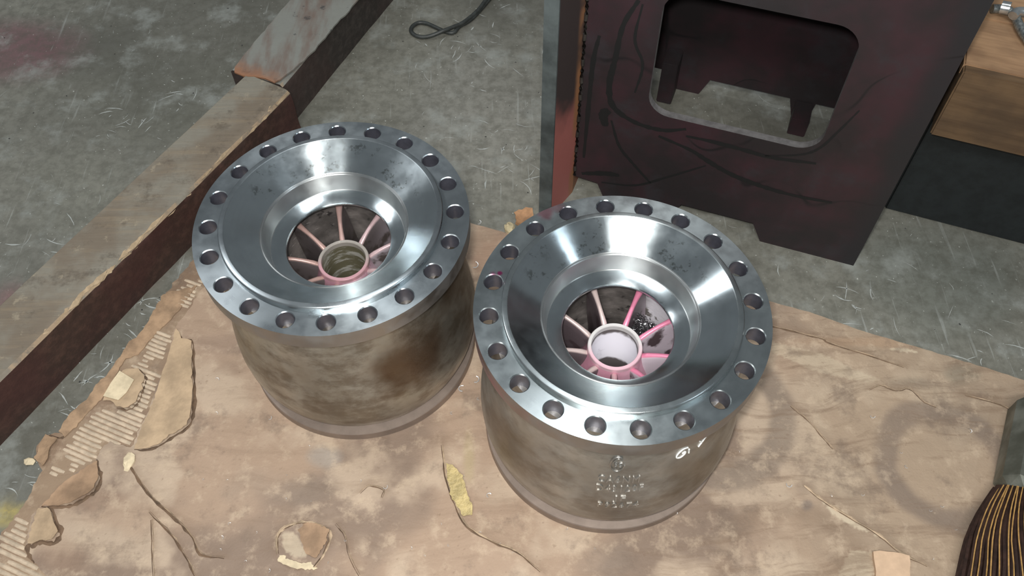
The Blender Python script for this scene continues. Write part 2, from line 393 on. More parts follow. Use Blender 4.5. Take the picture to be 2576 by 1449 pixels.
tears = {                                  # folds and tears traced on the sheet: (points, raised mm, half width)
    'a': [(318, 1151), (343, 1196), (388, 1256), (447, 1310), (487, 1355), (507, 1395), (566, 1405)],
    'b': [(378, 1290), (432, 1345), (462, 1390), (482, 1425), (500, 1470)],
    'c': [(383, 1310), (385, 1380), (388, 1460)],
    'd': [(1112, 1120), (1122, 1200), (1145, 1270), (1175, 1325), (1240, 1365), (1300, 1390), (1360, 1440)],
    'e': [z8(*q) for q in [(460, 980), (560, 1060), (700, 1150), (850, 1240), (960, 1330), (1100, 1400)]],
    'f': [z8(*q) for q in [(390, 565), (480, 640), (560, 730), (610, 790)]],
    'g': [z8(*q) for q in [(230, 130), (300, 150), (440, 185), (560, 215), (600, 238), (800, 300), (980, 360)]],
    'h': [z8(*q) for q in [(800, 480), (860, 455), (940, 485), (1010, 475), (1090, 545), (1150, 570)]],
    'i': [(845, 1320), (868, 1350), (880, 1400), (905, 1449)],
    'j': [(700, 1395), (702, 1345), (740, 1320), (780, 1318), (830, 1340), (818, 1390), (790, 1430)],
    'k': [z8(*q) for q in [(1300, 505), (1480, 560), (1560, 600)]],
    'l': [(905, 1240), (930, 1222), (965, 1232), (960, 1252)],
}
bowl_c = [b[0] for b in BOWLS]
def card_surface(X, Y):
    """height above T0 and colour of the printed-brown top liner"""
    P = to_px(np.stack([X, Y, 0 * X + T0], -1)); U, V = P[:, 0], P[:, 1]
    Z = (fbm(X * 6, Y * 6, 3, 5) - .5) * .006 + (fbm(X * 22, Y * 22, 3, 9) - .5) * .0022
    near = np.minimum(*[np.hypot(X - b[0], Y - b[1]) for b in bowl_c])
    flatk = sstep(.225, .30, near)
    tint = fbm(X * 4, Y * 4, 5, 2); t2 = fbm(X * 11, Y * 11, 5, 12)
    A = np.array([.335, .238, .168]); B = np.array([.215, .155, .115]); D = np.array([.44, .34, .25])
    col = A + (B - A) * sstep(.42, .60, tint)[:, None]
    col = col + (D - col) * (.8 * sstep(.48, .68, t2))[:, None]
    right = sstep(1800, 2200, U)[:, None]                    # greyer wood-like worn side
    col = col * (1 - right * .45) + np.array([.335, .262, .180]) * right * .45
    def stain(mask, rgb, k):
        nonlocal col
        a = (np.clip(mask, 0, 1) * k)[:, None]; col = col * (1 - a) + np.array(rgb) * a
    wob = (fbm(X * 14, Y * 14, 4, 31) - .5)
    def ring(cx, cy, ri, ro, k, rgb):
        d = np.hypot(X - cx, Y - cy) + wob * .022
        stain(sstep(ri - .012, ri + .008, d) * sstep(ro + .012, ro - .008, d), rgb, k * (.55 + .9 * fbm(X * 8, Y * 8, 3, cx * 50)))
    cc = at(2372, 1175, T0)[:2]
    ring(cc[0] + .005, cc[1] + .005, .088, .124, .62, (.125, .095, .08))
    c2 = at(1795, 1035, T0)[:2]
    ring(c2[0], c2[1], .105, .150, .55, (.13, .10, .08))
    c3 = at(2010, 1480, T0)[:2]
    ring(c3[0], c3[1], .115, .145, .32, (.17, .11, .07))
    c4 = at(2060, 1340, T0)[:2]
    for (x, y, rx, ry, k, rgb) in [(2020, 1225, 40, 30, .4, (.15, .10, .07)), (2030, 1270, 18, 15, .5, (.1, .09, .09)), (700, 1230, 150, 60, .25, (.2, .17, .14)), (820, 1150, 60, 30, .5, (.26, .25, .23)),
                                   (1280, 1000, 60, 160, .35, (.24, .19, .15)), (560, 870, 140, 40, .3, (.21, .15, .12)), (690, 1370, 60, 40, .4, (.2, .14, .1)), (2180, 1420, 130, 50, .3, (.2, .13, .08)),
                                   (2420, 940, 60, 30, .45, (.13, .12, .09)), (2300, 965, 90, 22, .4, (.16, .13, .10)), (1180, 1130, 18, 80, .5, (.34, .27, .14)), (2250, 860, 300, 18, .35, (.36, .22, .13)),
                                   (1530, 1410, 60, 60, .2, (.2, .17, .14)), (300, 1290, 180, 70, .35, (.27, .165, .105)), (150, 1400, 120, 80, .3, (.27, .165, .105)), (1250, 640, 60, 60, .3, (.42, .25, .17))]:
        d = np.hypot((U - x) / rx, (V - y) / ry) + wob * 1.2; stain(sstep(1.1, .35, d), rgb, k)
    for k_, pl in tears.items():
        d, sd = seg_dist(U, V, pl); d = d + wob * 10
        hi = {'a': .003, 'b': .002, 'd': .003, 'j': .003}.get(k_, .0015)
        Z = Z + hi * sstep(40, 0, d) * flatk
        stain(sstep(22, 2, d) * (sd > 0), (.17, .11, .07), .35)
    # pale bared patches
    for pl, k in (([z8(*q) for q in [(560, 1060), (640, 1100), (760, 1190), (850, 1245), (700, 1190), (610, 1130)]], .7), ([(712, 1345), (740, 1338), (775, 1390), (770, 1405), (735, 1400), (712, 1380)], .5),
                  ([z8(*q) for q in [(890, 262), (1000, 262), (1080, 290), (980, 280)]], .7), ([z8(*q) for q in [(300, 230), (560, 290), (860, 430), (800, 440), (520, 380), (290, 280)]], .4),
                  ([z8(*q) for q in [(700, 1320), (815, 1322), (830, 1449), (640, 1449)]], .5)):
        stain(in_poly(U + wob * 10, V + wob * 10, pl).astype(float), (.56, .47, .34), k)
    return Z * flatk, col
def cdt_sheet(outline, step, jit=.3):
    ol = np.array(outline); x0, y0 = ol.min(0); x1, y1 = ol.max(0)
    xs = np.arange(x0, x1, step); ys = np.arange(y0, y1, step * .87)
    X, Y = np.meshgrid(xs, ys); X[1::2] += step / 2
    rs = np.random.RandomState(1); X = X + rs.uniform(-jit, jit, X.shape) * step; Y = Y + rs.uniform(-jit, jit, Y.shape) * step
    X, Y = X.ravel(), Y.ravel(); k = in_poly(X, Y, outline); X, Y = X[k], Y[k]
    d, _ = seg_dist(X, Y, outline + [outline[0]]); k = d > step * .45; X, Y = X[k], Y[k]
    pts = [Vector(p) for p in outline] + [Vector((a, b)) for a, b in zip(X, Y)]
    n = len(outline)
    v, e, f, *_ = delaunay_2d_cdt(pts, [(i, (i + 1) % n) for i in range(n)], [], 1, 1e-7)
    V = np.array([tuple(q) for q in v]); return V, [tuple(t) for t in f], n
def sheet(name, outline, step, thick, zfun, mat, parent, colfun=True, ztop=T0):
    V, Fc, n = cdt_sheet(outline, step)
    Z, col = zfun(V[:, 0], V[:, 1]); N = len(V)
    top = np.column_stack([V, Z + ztop]); 
    ob = np.array(outline); Zo, co = zfun(ob[:, 0], ob[:, 1]); bot = np.column_stack([ob, Zo * 0 + ztop - thick]); rim = np.column_stack([ob, Zo + ztop])
    allv = np.vstack([top, rim, bot]); nb = len(ob)
    faces = Fc + [(N + i, N + (i + 1) % nb, N + nb + (i + 1) % nb, N + nb + i) for i in range(nb)]
    me = bpy.data.meshes.new(name); me.from_pydata(allv.tolist(), [], faces)
    if colfun: set_col(me, np.vstack([col, co, co * .75]))
    for p in me.polygons[:len(Fc)]: p.use_smooth = True
    me.materials.append(mat); o = bpy.data.objects.new(name, me); C.objects.link(o)
    if parent: o.parent = parent
    return o
sheet_root = empty('cardboard_sheet')
tag(sheet_root, 'worn brown corrugated cardboard sheet under both steel pump bowls, torn along its left edge', 'cardboard')
ol = rough_line(liner_left, 9, 1.6, 4) + [np.array(p, float) for p in [(500, 1700)]] + [np.array(bottom_pts[0], float)] + rough_line([bottom_pts[1]] + right_edge + [(670, 440)], 14, .5, 5)[:-1]
sheet('top_liner', w2(ol, T0), .0045, .0028, card_surface, M_card, sheet_root)
def core_surface(X, Y):
    P = to_px(np.stack([X, Y, 0 * X + .003], -1)); 
    col = np.array([.27, .19, .125]) + 0 * X[:, None]; k = sstep(.45, .6, fbm(X * 14, Y * 14, 4, 3))[:, None]
    col = col * (1 - .5 * k) + np.array([.19, .12, .08]) * .5 * k
    return (fbm(X * 20, Y * 20, 3) - .5) * .001, col
lz = .0028
oc = rough_line(core_left, 9, 2.0, 8) + [np.array((200, 1700.))] + [np.array(p, float) for p in (liner_left[::-1])]
oc2 = [np.array(p) + (np.array([25, 12]) if i > len(oc) - len(liner_left) - 1 else 0) for i, p in enumerate(oc)]
sheet('corrugated_core', w2(oc2, lz), .006, .0025, core_surface, M_card, sheet_root, ztop=lz)
# fluted ridges of the bared corrugation
fl_right = [q for q in liner_left if q[1] > 690]
fl_left = [z7(*q) for q in [(930, -60), (800, 120), (700, 330), (600, 470), (520, 590), (440, 650), (370, 730), (275, 850), (200, 930), (150, 985), (100, 1085), (30, 1190), (-60, 1320), (-100, 1450), (-180, 1700)]]
flp = fl_left + [(300, 1700)] + fl_right[::-1]
flw = w2(flp, .0035)
a0 = np.array(at(219, 1052, 0)[:2]); a1 = np.array(at(345, 1105, 0)[:2]); fd = (a1 - a0) / np.linalg.norm(a1 - a0); fn = np.array([-fd[1], fd[0]])
parts = []; pitch = .0092
A_ = np.array(flw); smin, smax = (A_ @ fn).min(), (A_ @ fn).max(); tmin, tmax = (A_ @ fd).min(), (A_ @ fd).max()
s = smin
rr = random.Random(2)
while s < smax:
    ts = np.arange(tmin, tmax, .004); pts = fn[None] * s + fd[None] * ts[:, None]
    ins = in_poly(pts[:, 0], pts[:, 1], flw) & (fbm(pts[:, 0] * 16, pts[:, 1] * 16, 3, 21) < .70)
    i = 0
    while i < len(ts):
        if ins[i]:
            j = i
            while j + 1 < len(ts) and ins[j + 1]: j += 1
            jj = j; i += rr.randint(0, 3); j = max(i, j - rr.randint(0, 2))
            if j - i >= 2:
                V, Fc = [], []
                for k in range(i, j + 1):
                    p = pts[k]; hh = .0028 * (0.8 + .2 * rr.random()) * min(1, .25 + .3 * min(k - i, j - k)); wv = rr.uniform(-.0003, .0003); pf = .8 + .2 * min(1, min(k - i, j - k) / 3)
                    for u, zz in ((-.46, 0), (-.22, .8), (0, 1), (.22, .8), (.46, 0)):
                        q = p + fn * (u * pitch * pf * .9 + wv); V.append((q[0], q[1], .0026 + hh * zz))
                for k in range(j - i):
                    for c_ in range(4): Fc.append((k * 5 + c_, k * 5 + c_ + 1, k * 5 + c_ + 6, k * 5 + c_ + 5))
                parts.append((V, Fc))
            i = jj + 1
        else: i += 1
    s += pitch
o = mesh('flute_ridges', *join(parts), M_flute, sheet_root, smooth=60); tag(o, 'pale bared corrugation ridges', kind='stuff')
# raised ragged edges of the folds and tears, dark shade lines painted beside them
def torn_ribbon(pl, wpx, off, z, seed):
    rr = random.Random(seed); P = spline([(a, b, 0) for a, b in pl], max(4, 1)); P = [np.array(at(p[0], p[1], T0)[:2]) for p in P]
    V, Fc = [], []; n = len(P); zz_, _ = card_surface(np.array([p[0] for p in P]), np.array([p[1] for p in P]))
    for i, p in enumerate(P):
        t = P[min(i + 1, n - 1)] - P[max(i - 1, 0)]; t = t / (np.linalg.norm(t) + 1e-9); nn = np.array([-t[1], t[0]]); env = math.sin(math.pi * (i + .5) / n) ** .4
        wv = wpx / 1300 * env * rr.uniform(.25, 1.5); o_ = off / 1300 + rr.gauss(0, .0004)
        a = p + nn * (o_ - wv / 2); b = p + nn * (o_ + wv / 2)
        V += [(a[0], a[1], T0 + zz_[i] + z * .3), (p[0] + nn[0] * o_, p[1] + nn[1] * o_, T0 + zz_[i] + z + rr.uniform(0, .0006)), (b[0], b[1], T0 + zz_[i] + z * .3)]
    for i in range(n - 1):
        for c_ in range(2): Fc.append((3 * i + c_, 3 * i + c_ + 1, 3 * i + c_ + 4, 3 * i + c_ + 3))
    return V, Fc
M_crease_shade = flat('painted_crease_shade', (.12, .075, .045), .85, 0, 40, .4, .4)
dark, pale = [], []
for q_, (pl, wd, dz) in enumerate([([z7(*q) for q in [(905, 210), (922, 248), (975, 266), (979, 350), (984, 500), (979, 620), (953, 695), (882, 742), (802, 792), (742, 811), (680, 812)]], 8, 0), ([z7(*q) for q in [(492, 860), (500, 905), (512, 955), (490, 1015), (443, 1052), (370, 1092), (300, 1102), (212, 1100)]], 9, 0),
    ([z7(*q) for q in [(245, 1102), (272, 1128), (288, 1180), (312, 1232), (274, 1284), (205, 1279), (165, 1298), (140, 1292), (150, 1350), (175, 1385)]], 11, 0), ([(318, 890), (300, 915), (262, 965), (225, 1015), (190, 1065), (155, 1100), (125, 1094), (102, 1115), (95, 1140), (112, 1165)], 7, -.0025), ([z7(*q) for q in [(700, 400), (738, 440), (724, 505), (694, 575), (652, 606), (590, 596)]], 6, -.001)]):
    V, Fc = torn_ribbon(pl, wd, 0, .0009, 80 + q_); dark.append(([(a, b, c_ + dz) for a, b, c_ in V], Fc))  # dark ribbons drawn as the shadow gaps under the curled flaps
for q_, (k_, pl) in enumerate(tears.items()):
    dark.append(torn_ribbon(pl, {'a': 6, 'b': 4, 'g': 5, 'd': 4, 'j': 4}.get(k_, 2.2), -1.5, .0008, q_))
    pale.append(torn_ribbon(pl, {'d': 5, 'e': 9, 'j': 7}.get(k_, 2.0), 1.5, .0012, 50 + q_))
tag(mesh('crease_shade_lines', *join(dark), M_crease_shade, sheet_root), 'dark creases and painted shade lines along flaps and tears', kind='stuff')
tag(mesh('torn_edges', *join(pale), M_flapP if 'M_flapP' in globals() else flat('torn_edge_tan', (.37, .275, .185), .85, 0, 50, .35, .4), sheet_root), 'pale torn edges', kind='stuff')
# torn liner remnants and flaps
def flap(name, pts_px, z0, lift, curl_from, mat, parent, seed=1, step=8, thick=.0012):
    """a torn paper flap; lift(mm) grows with distance from the line curl_from (px pair)"""
    ol = w2(rough_line(pts_px + [pts_px[0]], step, 1.3, seed)[:-1], z0)
    V, Fc, n = cdt_sheet(ol, .006)
    c0, c1 = [np.array(at(*q, z0)[:2]) for q in curl_from]; d = (c1 - c0) / np.linalg.norm(c1 - c0); nn = np.array([-d[1], d[0]])
    dist = np.abs((V - c0) @ nn); mx = dist.max() + 1e-9
    Z = z0 + lift * (dist / mx) ** 1.6 + (fbm(V[:, 0] * 30, V[:, 1] * 30, 3, seed) - .5) * .0015
    N = len(V); top = np.column_stack([V, Z + thick]); bot = np.column_stack([V, Z])
    # boundary edges
    cnt = {}
    for t in Fc:
        for a, b in zip(t, t[1:] + t[:1]): cnt[(min(a, b), max(a, b))] = cnt.get((min(a, b), max(a, b)), 0) + 1
    side = [(a, b, N + b, N + a) for (a, b), c_ in cnt.items() if c_ == 1]
    return mesh(name, np.vstack([top, bot]), Fc + [tuple(N + i for i in t[::-1]) for t in Fc] + side, mat, parent, smooth=50)
M_flapA = flat('torn_flap_light_brown', (.40, .29, .185), .8, 0, 25, .2, .5, .002)
M_flapB = flat('torn_flap_brown', (.30, .195, .12), .8, 0, 25, .25, .5, .002)
flap('torn_flap', [z7(*q) for q in [(890, 200), (910, 215), (920, 245), (972, 262), (975, 350), (980, 500), (975, 620), (950, 690), (880, 735), (800, 785), (740, 805), (680, 805), (715, 700), (770, 580), (820, 430), (860, 300)]], T0 + .001, .008, [z7(680, 805), z7(890, 200)], M_flapA, sheet_root, 11)
flap('torn_flap', [z7(*q) for q in [(490, 865), (495, 900), (505, 950), (485, 1010), (440, 1045), (370, 1085), (300, 1095), (210, 1095), (260, 1040), (300, 995), (380, 935), (440, 895)]], T0 + .001, .009, [z7(210, 1095), z7(490, 865)], M_flapB, sheet_root, 12)
flap('torn_flap', [z7(*q) for q in [(195, 1105), (240, 1105), (265, 1130), (280, 1180), (305, 1230), (270, 1275), (205, 1270), (165, 1290), (140, 1285), (160, 1200)]], T0 + .0015, .010, [z7(140, 1285), z7(195, 1105)], M_flapA, sheet_root, 13)
flap('torn_liner_strip', [z7(*q) for q in [(830, 30), (1000, -20), (870, 150), (760, 250), (700, 330), (640, 350), (590, 430), (545, 520), (430, 640), (400, 680), (330, 745), (300, 720), (350, 640), (440, 560), (500, 470), (540, 440), (610, 340), (660, 270), (720, 220), (790, 100)]], .0035, .006, [z7(400, 700), z7(860, 150)], M_liner, sheet_root, 14)
flap('torn_liner_strip', [z7(*q) for q in [(640, 400), (700, 400), (735, 440), (720, 500), (690, 570), (650, 600), (590, 590), (560, 560), (520, 560), (560, 480)]], .006, .003, [z7(520, 560), z7(640, 400)], M_flapA, sheet_root, 15)
o = flap('bare_paper_patch', [z7(*q) for q in [(605, 412), (682, 458), (640, 520), (600, 562), (526, 540), (560, 470)]], .0085, .001, [z7(526, 540), z7(605, 412)], M_pale, sheet_root, 16, step=25)
flap('torn_liner_strip', [z7(*q) for q in [(230, 735), (300, 760), (260, 800), (250, 860), (220, 900), (180, 850), (195, 790)]], .0035, .008, [z7(180, 850), z7(230, 735)], M_liner, sheet_root, 17)
flap('torn_liner_strip', [(745, 1315), (790, 1318), (832, 1338), (822, 1375), (795, 1405), (770, 1395), (755, 1350)], T0 + .001, .014, [(755, 1400), (745, 1315)], M_flapB, sheet_root, 18, step=5)
flap('torn_liner_strip', [(705, 1385), (720, 1405), (760, 1418), (800, 1410), (815, 1420), (790, 1435), (740, 1432), (700, 1415)], T0 + .001, .006, [(705, 1385), (815, 1420)], M_pale, sheet_root, 19, step=5)

# ------------------------------------------------------------------ timbers on the left
def wood_beam(name, contact, ang, length, width, height, mat, label, ragged=.004, seed=1, back=0.):
    d = np.array([math.cos(ang), math.sin(ang)]); n = np.array([d[1], -d[0]])
    rr_ = random.Random(seed); NL = int(length / .012); ring = []
    prof = []
    def edge(n_, a, b):
        return [(a[0] + (b[0] - a[0]) * k / n_, a[1] + (b[1] - a[1]) * k / n_) for k in range(n_)]
    e = .006
    prof = edge(8, (0, 0), (0, height - e)) + edge(2, (0, height - e), (-e, height)) + edge(12, (-e, height), (-width + e, height)) + edge(2, (-width + e, height), (-width, height - e)) + edge(5, (-width, height - e), (-width, 0)) + edge(4, (-width, 0), (0, 0))
    V = []; L = np.linspace(0, length, NL + 1)
    for i, l in enumerate(L):
        for (u, z) in prof:
            nx = float(fbm(np.array([l * 9 + u * 20 + seed]), np.array([z * 25 + 7.]), 4)[0] - .5) * ragged
            ed = ragged * 1.6 * float(fbm(np.array([l * 30.]), np.array([seed * 3.3 + u]), 4)[0] - .3) if (abs(u) < .008 and z > height - .01) else 0
            p = contact + d * l + n * (u + nx - max(ed, 0) * .8); zz = max(0, z + (nx * .6 - max(ed, 0)) * (z > .01))
            V.append((p[0], p[1], zz))
    m_ = len(prof); Fc = []
    for i in range(NL):
        for k in range(m_):
            k2 = (k + 1) % m_; Fc.append((i * m_ + k, i * m_ + k2, (i + 1) * m_ + k2, (i + 1) * m_ + k))
    Fc.append(tuple(range(m_))); Fc.append(tuple(NL * m_ + k for k in range(m_))[::-1])
    o = mesh(name, V, Fc, mat, smooth=40)
    return o
def beam_mat(name, top1, top2, side, axis, red=(.05, .015, .014)):
    m = NT(name); v = m.map(m.co(), rot=(0, 0, -axis), sc=(5, 55, 55)); z = m.xyz()[2]
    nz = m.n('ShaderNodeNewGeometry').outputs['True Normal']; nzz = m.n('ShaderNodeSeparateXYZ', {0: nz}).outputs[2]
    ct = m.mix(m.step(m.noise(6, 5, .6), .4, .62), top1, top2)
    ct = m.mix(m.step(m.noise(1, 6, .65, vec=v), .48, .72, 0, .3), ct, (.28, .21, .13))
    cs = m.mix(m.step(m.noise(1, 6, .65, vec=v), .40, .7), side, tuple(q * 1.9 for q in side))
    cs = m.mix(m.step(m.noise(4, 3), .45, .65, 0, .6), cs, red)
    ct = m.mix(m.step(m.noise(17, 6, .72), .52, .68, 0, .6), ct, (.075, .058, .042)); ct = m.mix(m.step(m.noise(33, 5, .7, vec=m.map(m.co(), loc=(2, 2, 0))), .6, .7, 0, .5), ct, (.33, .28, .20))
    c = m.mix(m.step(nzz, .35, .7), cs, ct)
    # bare splinters along arrises
    e = m.math('MULTIPLY', m.step(nzz, .25, .5), m.step(nzz, .97, .8)); e = m.math('MULTIPLY', e, m.step(m.noise(14, 5, .7), .42, .55))
    c = m.mix(m.math('MULTIPLY', e, .6), c, (.36, .25, .15))
    m.set(Base_Color=c, Roughness=.7, Normal=m.bump(m.noise(1, 6, .7, vec=v), .5, .004)); return m.m
HL = .125
p0, p1 = at(165, 790, HL)[:2], at(560, 398, HL)[:2]; ang1 = math.atan2(*(p1 - p0)[::-1]); d1 = (p1 - p0) / np.linalg.norm(p1 - p0)
q_end = at(712, 222, HL)[:2]; end_l = (q_end - p0) @ d1
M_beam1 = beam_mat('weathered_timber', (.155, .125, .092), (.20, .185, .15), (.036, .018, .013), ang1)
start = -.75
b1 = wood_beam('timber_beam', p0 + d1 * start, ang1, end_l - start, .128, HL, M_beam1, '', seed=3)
tag(b1, 'long weathered timber beam with splintered pale edge, lying left of the steel bowls', 'timber beam')
HU = .118
u0 = at(752, 165, HU)[:2]; u1 = at(888, 5, HU)[:2]; d2 = (u1 - u0) / np.linalg.norm(u1 - u0); ang2 = math.atan2(d2[1], d2[0])
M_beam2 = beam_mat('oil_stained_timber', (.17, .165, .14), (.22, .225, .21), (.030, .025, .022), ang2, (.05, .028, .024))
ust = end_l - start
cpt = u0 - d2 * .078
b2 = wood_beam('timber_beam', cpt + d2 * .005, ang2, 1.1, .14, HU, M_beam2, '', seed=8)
tag(b2, 'darker timber beam butted to the end of the splintered beam, grey cover sheet on its top', 'timber beam')
# grey stained sheet folded over its top, with a ragged front end
zt = HU + .004
cov = [(590, 186), (612, 194), (640, 196), (668, 203), (690, 210), (706, 204), (722, 192), (740, 180), (757, 166), (775, 148), (810, 108), (850, 62), (905, 0), (960, -60), (820, -60), (735, 0), (690, 50), (650, 98), (620, 135), (600, 160), (592, 172)]
m = NT('grey_stained_cover'); v = m.map(m.co(), rot=(0, 0, -ang2), sc=(16, 4, 4))
c = m.mix(m.step(m.noise(1, 4, .6, vec=v), .38, .62), (.20, .205, .185), (.15, .11, .09))
c = m.mix(m.step(m.noise(30, 5, .6), .6, .7, 0, .8), c, (.04, .04, .04))
px_ = at(640, 195, zt)
dd = m.n('ShaderNodeVectorMath', operation='DOT_PRODUCT', ins={0: m.co()}); dd.inputs[1].default_value = (d2[0], d2[1], 0)
s0 = float(px_[:2] @ d2)
c = m.mix(m.step(m.math('ADD', dd.outputs['Value'], m.math('MULTIPLY', m.noise(30, 4), .05)), s0 + .065, s0 + .02), c, (.27, .13, .07))
m.set(Base_Color=c, Roughness=.6, Normal=m.bump(m.noise(60, 5), .4, .002)); M_cover = m.m
flap('cover_sheet', cov, zt, .002, [(590, 186), (760, -30)], M_cover, b2, 33, step=12, thick=.004)
# splinters along the near arris of the long beam
M_splint = flat('pale_wood_splinter', (.36, .27, .17), .8, 0, 60, .2, .4)
parts = []
for i in range(46):
    l = rnd.choice([rnd.uniform(.0, end_l * .95), rnd.gauss(.03, .05), rnd.gauss(.17, .05)]); L_ = rnd.uniform(.012, .06); c0 = p0 + d1 * l
    n1 = np.array([d1[1], -d1[0]]); a = c0 - n1 * rnd.uniform(.0, .006); b_ = a + d1 * L_ - n1 * rnd.uniform(0, .004); wv = rnd.uniform(.0012, .0045)
    za = HL + rnd.uniform(-.007, .0005)
    parts.append(([(*a, za), (*(a + (b_ - a) * .5 - n1 * wv), za + .0028), (*b_, za), (*(a + (b_ - a) * .5 + n1 * wv), za - .003)], [(0, 1, 2), (0, 2, 3), (0, 3, 1), (1, 3, 2)]))
tag(mesh('splinters', *join(parts), M_splint, b1), 'pale splintered edge', kind='stuff')

# ------------------------------------------------------------------ steel frame (top right)
FA = np.array([.532, 1.133]); fd_ = np.array([.695, 1.072]) - FA; fd_ /= np.linalg.norm(fd_); fn_ = np.array([fd_[1], -fd_[0]])    # fn_ points to the camera
FANG = math.atan2(fd_[1], fd_[0])
m = NT('dye_stained_steel'); x, y, z = m.xyz()
c = m.mix(m.step(m.noise(5, 4, .6), .38, .66), (.020, .016, .017), (.042, .018, .023))
c = m.mix(m.step(m.noise(11, 5, .65), .5, .7, 0, .55), c, (.030, .030, .034))
c = m.mix(m.step(m.math('ADD', x, m.math('MULTIPLY', m.noise(7, 3), .06)), .17, .215, 0, .85), c, (.018, .018, .020))
wv = m.n('ShaderNodeTexNoise', {'Vector': m.map(m.co(), sc=(1, 1, 1)), 'Scale': 2.6, 'Detail': 2.0})
contour = m.math('ABSOLUTE', m.math('SUBTRACT', m.math('FRACT', m.math('MULTIPLY', wv.outputs[0], 5.0)), .5))
c = m.mix(m.math('MULTIPLY', m.step(contour, .035, .0), m.step(m.noise(6, 2), .45, .6)), c, (.012, .010, .011))
m.set(Base_Color=c, Roughness=.55, Metallic=.15, Normal=m.bump(m.noise(90, 5), .25, .001)); M_steel = m.m
M_steel_edge = flat('lightened_steel_edge', (.26, .25, .25), .5, .6, 60, .2, .3)  # pale grey puts the top light on the plate edges into the colour
m = NT('dark_steel_red_side'); x, y, z = m.xyz()
k = m.math('ADD', y, m.math('MULTIPLY', m.math('SUBTRACT', m.noise(9, 4), .5), .10))
c = m.mix(m.step(m.math('ADD', z, m.math('MULTIPLY', m.noise(8, 3), .25)), .47, .36), (.035, .025, .024), (.30, .10, .085))
c = m.mix(m.math('MULTIPLY', m.step(y, -.022, -.008), m.step(m.noise(9, 3), .35, .6)), c, (.24, .11, .05))
m.set(Base_Color=c, Roughness=.6, Normal=m.bump(m.noise(70, 5), .3, .001)); M_redside = m.m
M_greyedge = flat('grey_green_painted_edge', (.085, .10, .10), .5, .2, 12, .45, .2)
frame_root = empty('steel_frame', (FA[0], FA[1], 0)); frame_root.rotation_euler = (0, 0, FANG)
tag(frame_root, 'dark red-stained steel frame with a rounded rectangular window, behind the right bowl', 'steel frame')
def plate(name, outline, y0, y1, mat, parent, hole=None, edge_mat=None, bev=.0015):
    """outline in (s, z); y0 front, y1 back in local frame coordinates"""
    bm = bmesh.new(); ed = []
    def loop(pts):
        vs_ = [bm.verts.new((p[0], y0, p[1])) for p in pts]; return [bm.edges.new((vs_[i], vs_[(i + 1) % len(vs_)])) for i in range(len(vs_))]
    ed = loop(outline) + (loop(hole) if hole else [])
    bmesh.ops.triangle_fill(bm, edges=ed, use_beauty=True)
    fs = list(bm.faces)
    r_ = bmesh.ops.extrude_face_region(bm, geom=fs); nv = [g for g in r_['geom'] if isinstance(g, bmesh.types.BMVert)]
    bmesh.ops.translate(bm, verts=nv, vec=(0, y1 - y0, 0))
    bmesh.ops.recalc_face_normals(bm, faces=bm.faces)
    bm.normal_update()
    me = bpy.data.meshes.new(name); 
    if edge_mat:
        for f_ in bm.faces:
            if abs(f_.normal.y) < .5: f_.material_index = 1
    bm.to_mesh(me); bm.free(); me.materials.append(mat)
    if edge_mat: me.materials.append(edge_mat)
    o = bpy.data.objects.new(name, me); C.objects.link(o); o.parent = parent
    return o
def rrect(x0, x1, z0, z1, r, n=8):
    out = []
    for cx, cz, a0_ in ((x1 - r, z0 + r, -90), (x1 - r, z1 - r, 0), (x0 + r, z1 - r, 90), (x0 + r, z0 + r, 180)):
        for k in range(n + 1):
            a = R(a0_ + 90 * k / n); out.append((cx + r * math.cos(a), cz + r * math.sin(a)))
    return out
HF = .80
feet = [(-.42, HF), (-.42, .055), (-.366, .05), (-.345, .0), (-.20, .0), (-.18, .05), (-.026, .05), (.0, .0), (.196, .0), (.196, HF)]
plate('front_panel', feet, 0, .016, M_steel, frame_root, hole=rrect(-.285, .043, .285, .562, .045), edge_mat=M_steel_edge)
feet_b = [(-.42, HF), (-.42, .05), (-.319, .05), (-.312, .0), (-.225, .0), (-.205, .05), (-.015, .05), (.0, .0), (.038, .0), (.045, .05), (.14, .05), (.15, 0), (.196, 0), (.196, HF)]
plate('back_panel', feet_b, .405, .421, M_steel, frame_root)
def box(name, x0, x1, y0, y1, z0, z1, mat, parent, bev=.002):
    bm = bmesh.new(); bmesh.ops.create_cube(bm, size=1)
    for v in bm.verts: v.co = (x0 + (v.co.x + .5) * (x1 - x0), y0 + (v.co.y + .5) * (y1 - y0), z0 + (v.co.z + .5) * (z1 - z0))
    if bev: bmesh.ops.bevel(bm, geom=list(bm.edges), offset=bev, segments=2, affect='EDGES')
    me = bpy.data.meshes.new(name); bm.to_mesh(me); bm.free(); me.materials.append(mat)
    o = bpy.data.objects.new(name, me); C.objects.link(o); o.parent = parent; return o
# side plates, added unseen lid, feet, gussets
side_o = plate('side_panel', [(-.42, .06), (-.42, HF), (.196, HF), (.196, .06)], 0, .016, M_steel, frame_root)
bpy.data.objects.remove(side_o)
box('side_panel', .180, .196, .0165, .4045, .06, HF, M_steel, frame_root)
def zprism(name, pts, z0, z1, mat, parent):
    n = len(pts); V = [(x_, y_, z0) for x_, y_ in pts] + [(x_, y_, z1) for x_, y_ in pts]
    return mesh(name, V, [(i, (i + 1) % n, n + (i + 1) % n, n + i) for i in range(n)] + [tuple(range(n)), tuple(range(n, 2 * n))], mat, parent)
wing = zprism('side_panel', [(-.470, .421), (-.470, -.080), (-.444, -.082), (-.4205, .0), (-.4205, .421)], 0, HF, M_redside, frame_root)
tag(wing, 'red-stained side plate with grey-green front edge')
zprism('front_edge_strip', [(-.4715, -.079), (-.4715, -.083), (-.4440, -.0845), (-.4435, -.081)], 0, HF, M_greyedge, wing)
